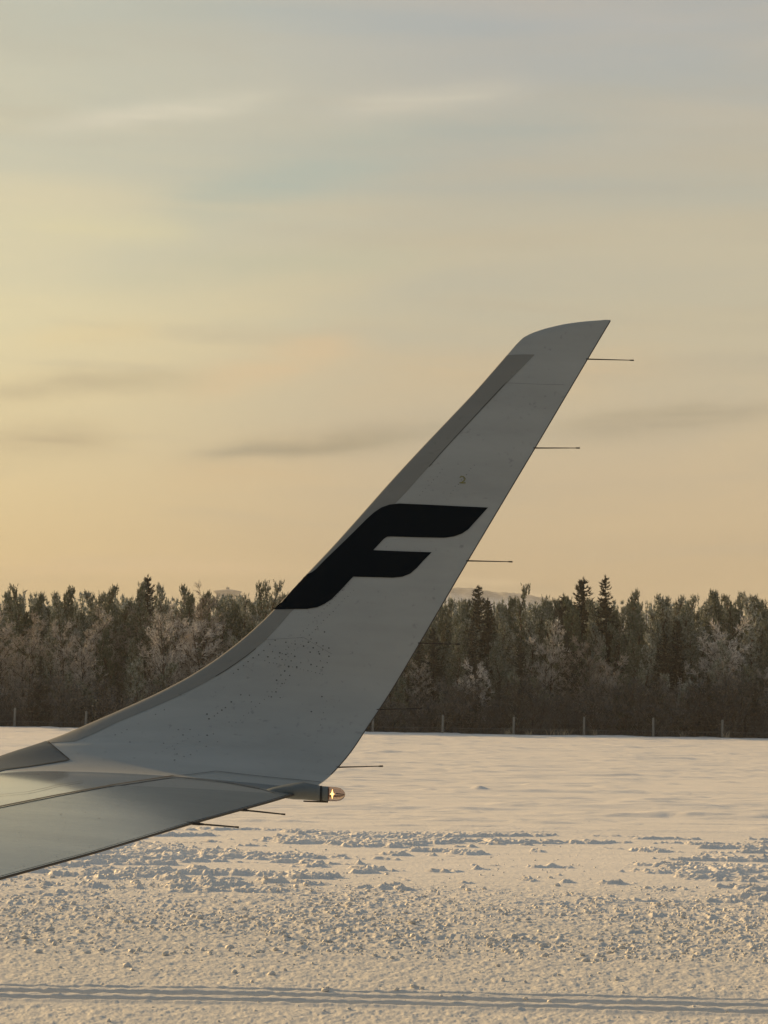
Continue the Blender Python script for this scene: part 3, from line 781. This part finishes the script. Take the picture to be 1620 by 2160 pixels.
# control surface behind the long gap
AIL = [c_of(*p) for p in ((2, 1703), (60, 1691), (120, 1679), (240, 1657), (366, 1639), (430, 1645), (480, 1651), (548, 1664), (585, 1675))]
AIL.sort(); print('ail', AIL)
ail_c = lambda s: min(0.985, float(np.interp(s, [a for a, _ in AIL], [b for _, b in AIL])))
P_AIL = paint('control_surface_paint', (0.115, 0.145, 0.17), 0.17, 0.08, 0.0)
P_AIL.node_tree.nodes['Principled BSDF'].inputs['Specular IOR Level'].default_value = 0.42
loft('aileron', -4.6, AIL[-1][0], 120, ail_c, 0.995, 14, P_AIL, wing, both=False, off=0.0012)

def refine(pts, step):
    out = []
    for (a, b), (c, d) in zip(pts[:-1], pts[1:]):
        n = max(1, int(math.hypot(c - a, d - b) / step)); out += [(a + (c - a) * k / n, b + (d - b) * k / n) for k in range(n)]
    return out + [pts[-1]]
def strip(pts, wd, off=0.0035, step=8):
    """a seam laid on the skin; wd = width in metres"""
    P = [hit(u, v, off) for u, v in refine(pts, step)]; P = [p for p in P if p]; V = []; Fc = []
    if len(P) < 2: return V, Fc
    for i, p in enumerate(P):
        t = (P[min(i + 1, len(P) - 1)] - P[max(i - 1, 0)]).normalized()
        q = BV.find_nearest(p); n = q[1]; n = n if n.z > -0.2 and n.y < 0.5 else -n
        s = t.cross(n).normalized() * wd / 2; V += [p - s, p + s]
    Fc = [(2 * i, 2 * i + 1, 2 * i + 3, 2 * i + 2) for i in range(len(P) - 1)]
    return V, Fc
def join_into(o, items):
    """add seam strips and fasteners to a skin mesh: items = [(verts, faces, material index)]"""
    bm = bmesh.new(); bm.from_mesh(o.data)
    for V, Fc, mi in items:
        vs = [bm.verts.new(v) for v in V]
        for f in Fc:
            try:
                fc = bm.faces.new([vs[i] for i in f]); fc.material_index = mi
            except ValueError: pass
    bm.to_mesh(o.data); bm.free()
def dot(u, v, r=0.0045, mi=2):
    p = hit(u, v, 0.0026)
    if p is None: return None
    q = BV.find_nearest(p); n = q[1]; n = n if n.y < 0 or n.z > 0 else -n
    a = n.cross(Vector((1, 0, 0))).normalized(); b = n.cross(a)
    return ([p + (a * math.cos(k * math.pi / 3) + b * math.sin(k * math.pi / 3)) * r for k in range(6)], [tuple(range(6))], mi)
# fasteners traced and filled in rows
riv = []
Z8 = [(1233, 327), (1197, 357), (1155, 397), (1120, 427), (1082, 447), (1048, 473), (1017, 500), (980, 527), (948, 553), (1306, 424), (1367, 437), (1231, 449), (1342, 468), (1215, 405), (1265, 413), (1183, 440),
      (1280, 458), (1325, 505), (1380, 510), (1408, 480), (1298, 537), (1332, 568), (1272, 565), (1305, 597), (1280, 623), (1243, 600), (1472, 408), (1493, 378), (1427, 367), (1370, 353), (1306, 342), (1460, 340), (1478, 318), (1530, 405), (1558, 392), (1542, 468), (1588, 480), (1558, 512), (1517, 505), (1478, 493),
      (1207, 714), (1267, 719), (1238, 680), (1070, 749), (998, 700), (1057, 703), (933, 749), (893, 788), (868, 805), (839, 826), (817, 845), (767, 832), (780, 865), (918, 887), (571, 939), (651, 938), (603, 975), (768, 977), (811, 968), (839, 1022), (717, 1021), (762, 1053), (697, 1085), (544, 1072), (562, 1106), (610, 1122), (545, 1147), (655, 1110),
      (139, 975), (185, 961), (220, 940), (240, 1024), (470, 1032), (1552, 712), (1480, 815), (475, 803), (415, 835), (1600, 437), (1600, 380), (1560, 365), (1535, 420), (1570, 270), (1515, 345)]
for x, y in Z8: riv.append((200 + x * .3086, 1250 + y * .3086, random.uniform(0.003, 0.0052)))
for (a, b, c, d, n) in ((590, 1385, 740, 1225, 24), (602, 1392, 752, 1238, 24), (560, 1395, 690, 1425, 16), (885, 1045, 940, 985, 9), (950, 1040, 1005, 975, 10),
                        (600, 1440, 480, 1540, 14), (1000, 880, 1100, 770, 9), (640, 1225, 700, 1260, 6), (690, 1480, 660, 1580, 8), (760, 1210, 860, 1180, 6), (330, 1590, 430, 1545, 9)):
    for k in range(n):
        riv.append((a + (c - a) * k / n + random.uniform(-1.5, 1.5), b + (d - b) * k / n + random.uniform(-1.5, 1.5), random.uniform(0.0018, 0.003)))
items = [dot(u, v, r) for u, v, r in riv]; items = [i for i in items if i]
V, Fc = strip([(1065, 810), (940, 945), (905, 985)], 0.003); items.append((V, Fc, 1))
V, Fc = strip([(1065, 808), (1140, 811), (1190, 812)], 0.0010); items.append((V, Fc, 1))
V, Fc = strip([(540, 1368), (520, 1384), (480, 1412), (455, 1427)], 0.003); items.append((V, Fc, 1))
V, Fc = strip([(560, 1350), (640, 1345), (700, 1380)], 0.0008); items.append((V, Fc, 1))
join_into(wlet, items)
items = []
for pts, wd in (([(-40, 1712), (0, 1703), (120, 1679), (240, 1657), (366, 1638)], 0.022),
                ([(-30, 1682), (0, 1678), (60, 1672), (92, 1665), (120, 1658), (175, 1649)], 0.005),
                ([(366, 1638), (410, 1634), (455, 1628)], 0.005),
                ([(366, 1640), (430, 1645), (480, 1651), (548, 1663)], 0.010),
                ([(455, 1628), (560, 1640), (676, 1651)], 0.005), ([(102, 1566), (147, 1604)], 0.006), ([(147, 1604), (60, 1618), (0, 1624), (-30, 1626)], 0.006)):
    V, Fc = strip(pts, wd, 0.005); items.append((V, Fc, 1))
for (x0_, y0_, x1_, y1_, n_) in ((0, 1696, 340, 1637, 46), (0, 1712, 330, 1652, 40), (60, 1690, 60, 1650, 9), (200, 1664, 190, 1640, 6), (150, 1680, 120, 1815, 16), (330, 1650, 330, 1752, 12), (20, 1836, 540, 1686, 60)):
    for k in range(n_):
        t = dot(x0_ + (x1_ - x0_) * (k + .5) / n_, y0_ + (y1_ - y0_) * (k + .5) / n_, random.uniform(.0018, .003))
        if t: items.append(t)
for k in range(40):
    t = dot(random.uniform(5, 330), random.uniform(1650, 1800), random.uniform(.002, .0045))
    if t: items.append(t)
join_into(wskin, items)
# rubber trailing edge
g = Geo(); PT = []
for s in np.linspace(-6.9, 0.05, 90): PT.append(surf(s, 1.0, 1) + Vector((0.002, 0, -0.004)))
g.tube(PT, [0.0055] * len(PT), 8); g.build('trailing_edge', P_RUB, wing, True)
g = Geo(); PT = [surf(s, 1.0, 1) for s in np.linspace(0.32, STIP - 0.01, 120)]
g.tube(PT, [0.0028] * len(PT), 6); g.build('winglet_edge', P_RUB, wing, True)

# logo
Z4 = [(1412, 150), (1250, 143), (1050, 133), (860, 125), (800, 132), (750, 150), (705, 180), (660, 220), (610, 270), (560, 320), (480, 398), (400, 475), (345, 532), (320, 552), (295, 563), (274, 570),
      (232, 612), (186, 660), (130, 726), (82, 784), (130, 783), (180, 782), (290, 780), (350, 770), (395, 750), (440, 720), (500, 660), (574, 580), (700, 583), (820, 586), (880, 580), (930, 560), (970, 525), (1010, 480), (1062, 428),
      (880, 422), (700, 415), (730, 382), (765, 345), (785, 332), (810, 330), (980, 335), (1140, 338), (1200, 330), (1250, 312), (1290, 285), (1330, 240), (1370, 196)]
def decal(name, pts, m, off=0.003, cell=7):
    bm = bmesh.new(); vs = [bm.verts.new((x, y, 0)) for x, y in pts]; f = bm.faces.new(vs)
    bmesh.ops.triangulate(bm, faces=[f])
    xs = [p[0] for p in pts]; ys = [p[1] for p in pts]
    for ax, lo, hi in ((0, min(xs), max(xs)), (1, min(ys), max(ys))):
        q = lo + cell
        while q < hi:
            bmesh.ops.bisect_plane(bm, geom=bm.verts[:] + bm.edges[:] + bm.faces[:], plane_co=(q, 0, 0) if ax == 0 else (0, q, 0), plane_no=(1, 0, 0) if ax == 0 else (0, 1, 0), dist=1e-5)
            q += cell
    bm.verts.ensure_lookup_table(); bad = []
    for v in bm.verts:
        p = hit(v.co.x, v.co.y, off)
        if p is None:
            p = hit(v.co.x + 3, v.co.y + 2, off)
        if p is None: bad.append(v)
        else: v.co = p
    bmesh.ops.delete(bm, geom=bad, context='VERTS')
    me = bpy.data.meshes.new(name); bm.to_mesh(me); bm.free(); me.materials.append(m)
    me.polygons.foreach_set('use_smooth', np.ones(len(me.polygons), dtype=bool))
    o = bpy.data.objects.new(name, me); COL.objects.link(o); o.parent = wing; return o
decal('logo', [(550 + x * .3395, 1020 + y * .3395) for x, y in Z4], P_NAVY, 0.0035)
V, Fc = strip([(970, 1008), (973, 1005), (978, 1006), (981, 1010), (979, 1014), (974, 1018), (969, 1019), (982, 1019)], 0.007, 0.003, 3)
mesh_np('numeral', np.array([tuple(v) for v in V]), Fc, P_OLIVE, wing)

# light fairing at the tip and its lamp
PY = 11.12
def pp(u, v): return at(u, v, PY)
def xloft(sections, n, name, m, parent, cap=True):
    g = Geo()
    for (u, v, ry, rz) in sections:
        c = pp(u, v)
        for k in range(n):
            a = 2 * math.pi * k / n; g.v.append((c.x, c.y + ry * math.cos(a), c.z + rz * math.sin(a)))
    for i in range(len(sections) - 1):
        for k in range(n): g.f.append((i * n + k, i * n + (k + 1) % n, (i + 1) * n + (k + 1) % n, (i + 1) * n + k)); g.m.append(0)
    if cap: g.f.append(tuple(range(n))[::-1]); g.m.append(0); b = (len(sections) - 1) * n; g.f.append(tuple(b + k for k in range(n))); g.m.append(0)
    return g.build(name, m, parent, True)
px = PY / F
pod = xloft([(548, 1672, .02, 2 * px), (575, 1670, .035, 9 * px), (600, 1669.5, .05, 14 * px), (620, 1669, .06, 17 * px), (640, 1668, .065, 18.5 * px), (668, 1672, .045, 16.5 * px), (676, 1673.5, .038, 15.6 * px)], 28, 'light_fairing', P_POD, wing)
xloft([(675, 1673.5, .0385, 15.9 * px), (679, 1673.7, .0385, 15.9 * px)], 28, 'seam_ring', P_LINE, pod)
xloft([(679, 1673.7, .037, 15.3 * px), (692, 1674.6, .037, 15.2 * px)], 28, 'lamp_collar', P_POD, pod)
g = Geo(); a = pp(640, 1690); b = pp(692, 1691.5); g.tube([a, b], [0.004, 0.005], 6); g.build('drain_strip', P_RUB, pod)
mg = bpy.data.materials.new('lamp_glass'); mg.use_nodes = True; tg = NT(mg.node_tree); bg = tg.n['Principled BSDF']
bg.inputs['Transmission Weight'].default_value = 0.85; bg.inputs['Roughness'].default_value = 0.06; bg.inputs['IOR'].default_value = 1.12
bg.inputs['Base Color'].default_value = (0.62, 0.50, 0.45, 1)
me_, te_, be_ = mat('lamp_glow', (1, .7, .3), 0.5); be_.inputs['Emission Color'].default_value = (1.0, 0.55, 0.16, 1); be_.inputs['Emission Strength'].default_value = 3.2
mr_, _, _ = mat('lamp_reflector', (0.35, 0.14, 0.05), 0.25, 0.9)
lamp = xloft([(692, 1674.6, .0365, 15 * px), (700, 1675, .037, 15 * px), (710, 1675.3, .036, 14.6 * px), (718, 1675.6, .031, 12.8 * px), (724, 1675.8, .022, 9 * px), (727.4, 1676, .010, 4.2 * px), (728.2, 1676, .001, .4 * px)], 28, 'lamp_lens', mg, wing)
xloft([(693, 1674.8, .030, 12.5 * px), (695, 1675, .030, 12.5 * px)], 20, 'reflector', mr_, lamp)
g = Geo(); c = pp(701, 1675)
star = []
for k in range(8):
    an = math.pi / 2 * (k / 2) ; rr = (11.0 if k in (2, 6) else 6.2) * px if k % 2 == 0 else 3.0 * px
    star.append((rr * math.cos(an), rr * math.sin(an)))
for sx in (-0.004, 0.004):
    ctr = len(g.v); g.v.append((c.x + 0, c.y + (-0.008 if sx < 0 else 0.008), c.z))
    b0 = len(g.v)
    for x, z in [(a_ * (0.72, 0.8, 0.66, 0.9)[i_ % 4], b_ * (0.7, 0.78, 0.86, 0.7)[i_ % 4]) for i_, (a_, b_) in enumerate(star)]: g.v.append((c.x + x, c.y, c.z + z))
    for k in range(8): g.f.append((ctr, b0 + k, b0 + (k + 1) % 8)); g.m.append(0)
g.build('bulb', me_, lamp)
g = Geo(); g.tube([pp(708, 1674), pp(726, 1676)], [0.0035, 0.002], 6); g.build('lens_rib', P_RUB, lamp)

# static wicks
M_WK, _, _ = mat('wick_black', (0.018, 0.014, 0.012), 0.6)
for (a, b, c, d, base) in ((1240, 757.5, 1337, 760, 0), (1129, 945, 1223, 945, 0), (987, 1183, 1081, 1185, 0), (885, 1356.5, 970, 1359, 0), (798, 1497, 890, 1494, 0),
                           (710, 1618.5, 808, 1616, 0), (488, 1706, 602, 1718, 1), (395, 1736, 504, 1745, 1)):
    s, x = pix_sx(a, b); yy = float(np.interp(s, SS, CY[:, 0])); A = at(a, b, yy); B = at(c, d, yy + (0.0 if base else 0.02))
    g = Geo(); L = B - A
    if base:
        g.tube([A - L * 0.10, A, A + L * 0.22, A + L * 0.34], [0.005, 0.0065, 0.007, 0.0038], 8); pts = [A + L * 0.3, A + L * 0.9]; rr = [0.0042, 0.0034]
    else: pts = [A - L * 0.04, A + L * 0.45, A + L * 0.93]; rr = [0.0042, 0.0032, 0.0024]
    g.tube(pts, rr, 8); wk = g.build('static_wick', M_WK, wing, True)
    g = Geo(); g.tube([A + L * 0.9, A + L * 0.93, B], [0.0027, 0.0040, 0.0043], 8); g.build('wick_tip', M_WK, wk, True)
# move the wing's origin to its middle
o0 = Vector((-1.2, 10.0, 2.6)); wing.location = o0
for ch in wing.children: ch.location = -o0

# ------------------------------------------------------------------ haze
hm = bpy.data.materials.new('haze'); hm.use_nodes = True; th = NT(hm.node_tree); th.n.clear()
pv = th.new('ShaderNodeVolumePrincipled'); pv.inputs['Color'].default_value = (0.93, 0.92, 0.90, 1); pv.inputs['Density'].default_value = 0.00024
pv.inputs['Anisotropy'].default_value = 0.0
th.new('ShaderNodeOutputMaterial', ins={'Volume': pv.outputs[0]})
HZ = Geo(); x0, x1, y0, y1, z0, z1 = -1200, 1700, -300, 4700, -3, 150
HZ.v = [(x, y, z) for z in (z0, z1) for y in (y0, y1) for x in (x0, x1)]
HZ.f = [(0, 2, 3, 1), (4, 5, 7, 6), (0, 1, 5, 4), (2, 6, 7, 3), (0, 4, 6, 2), (1, 3, 7, 5)]; HZ.m = [0] * 6
hz_o = HZ.build('haze', hm); tag(hz_o, 'thin pale winter haze over the far trees and the tower', 'haze', kind='stuff')
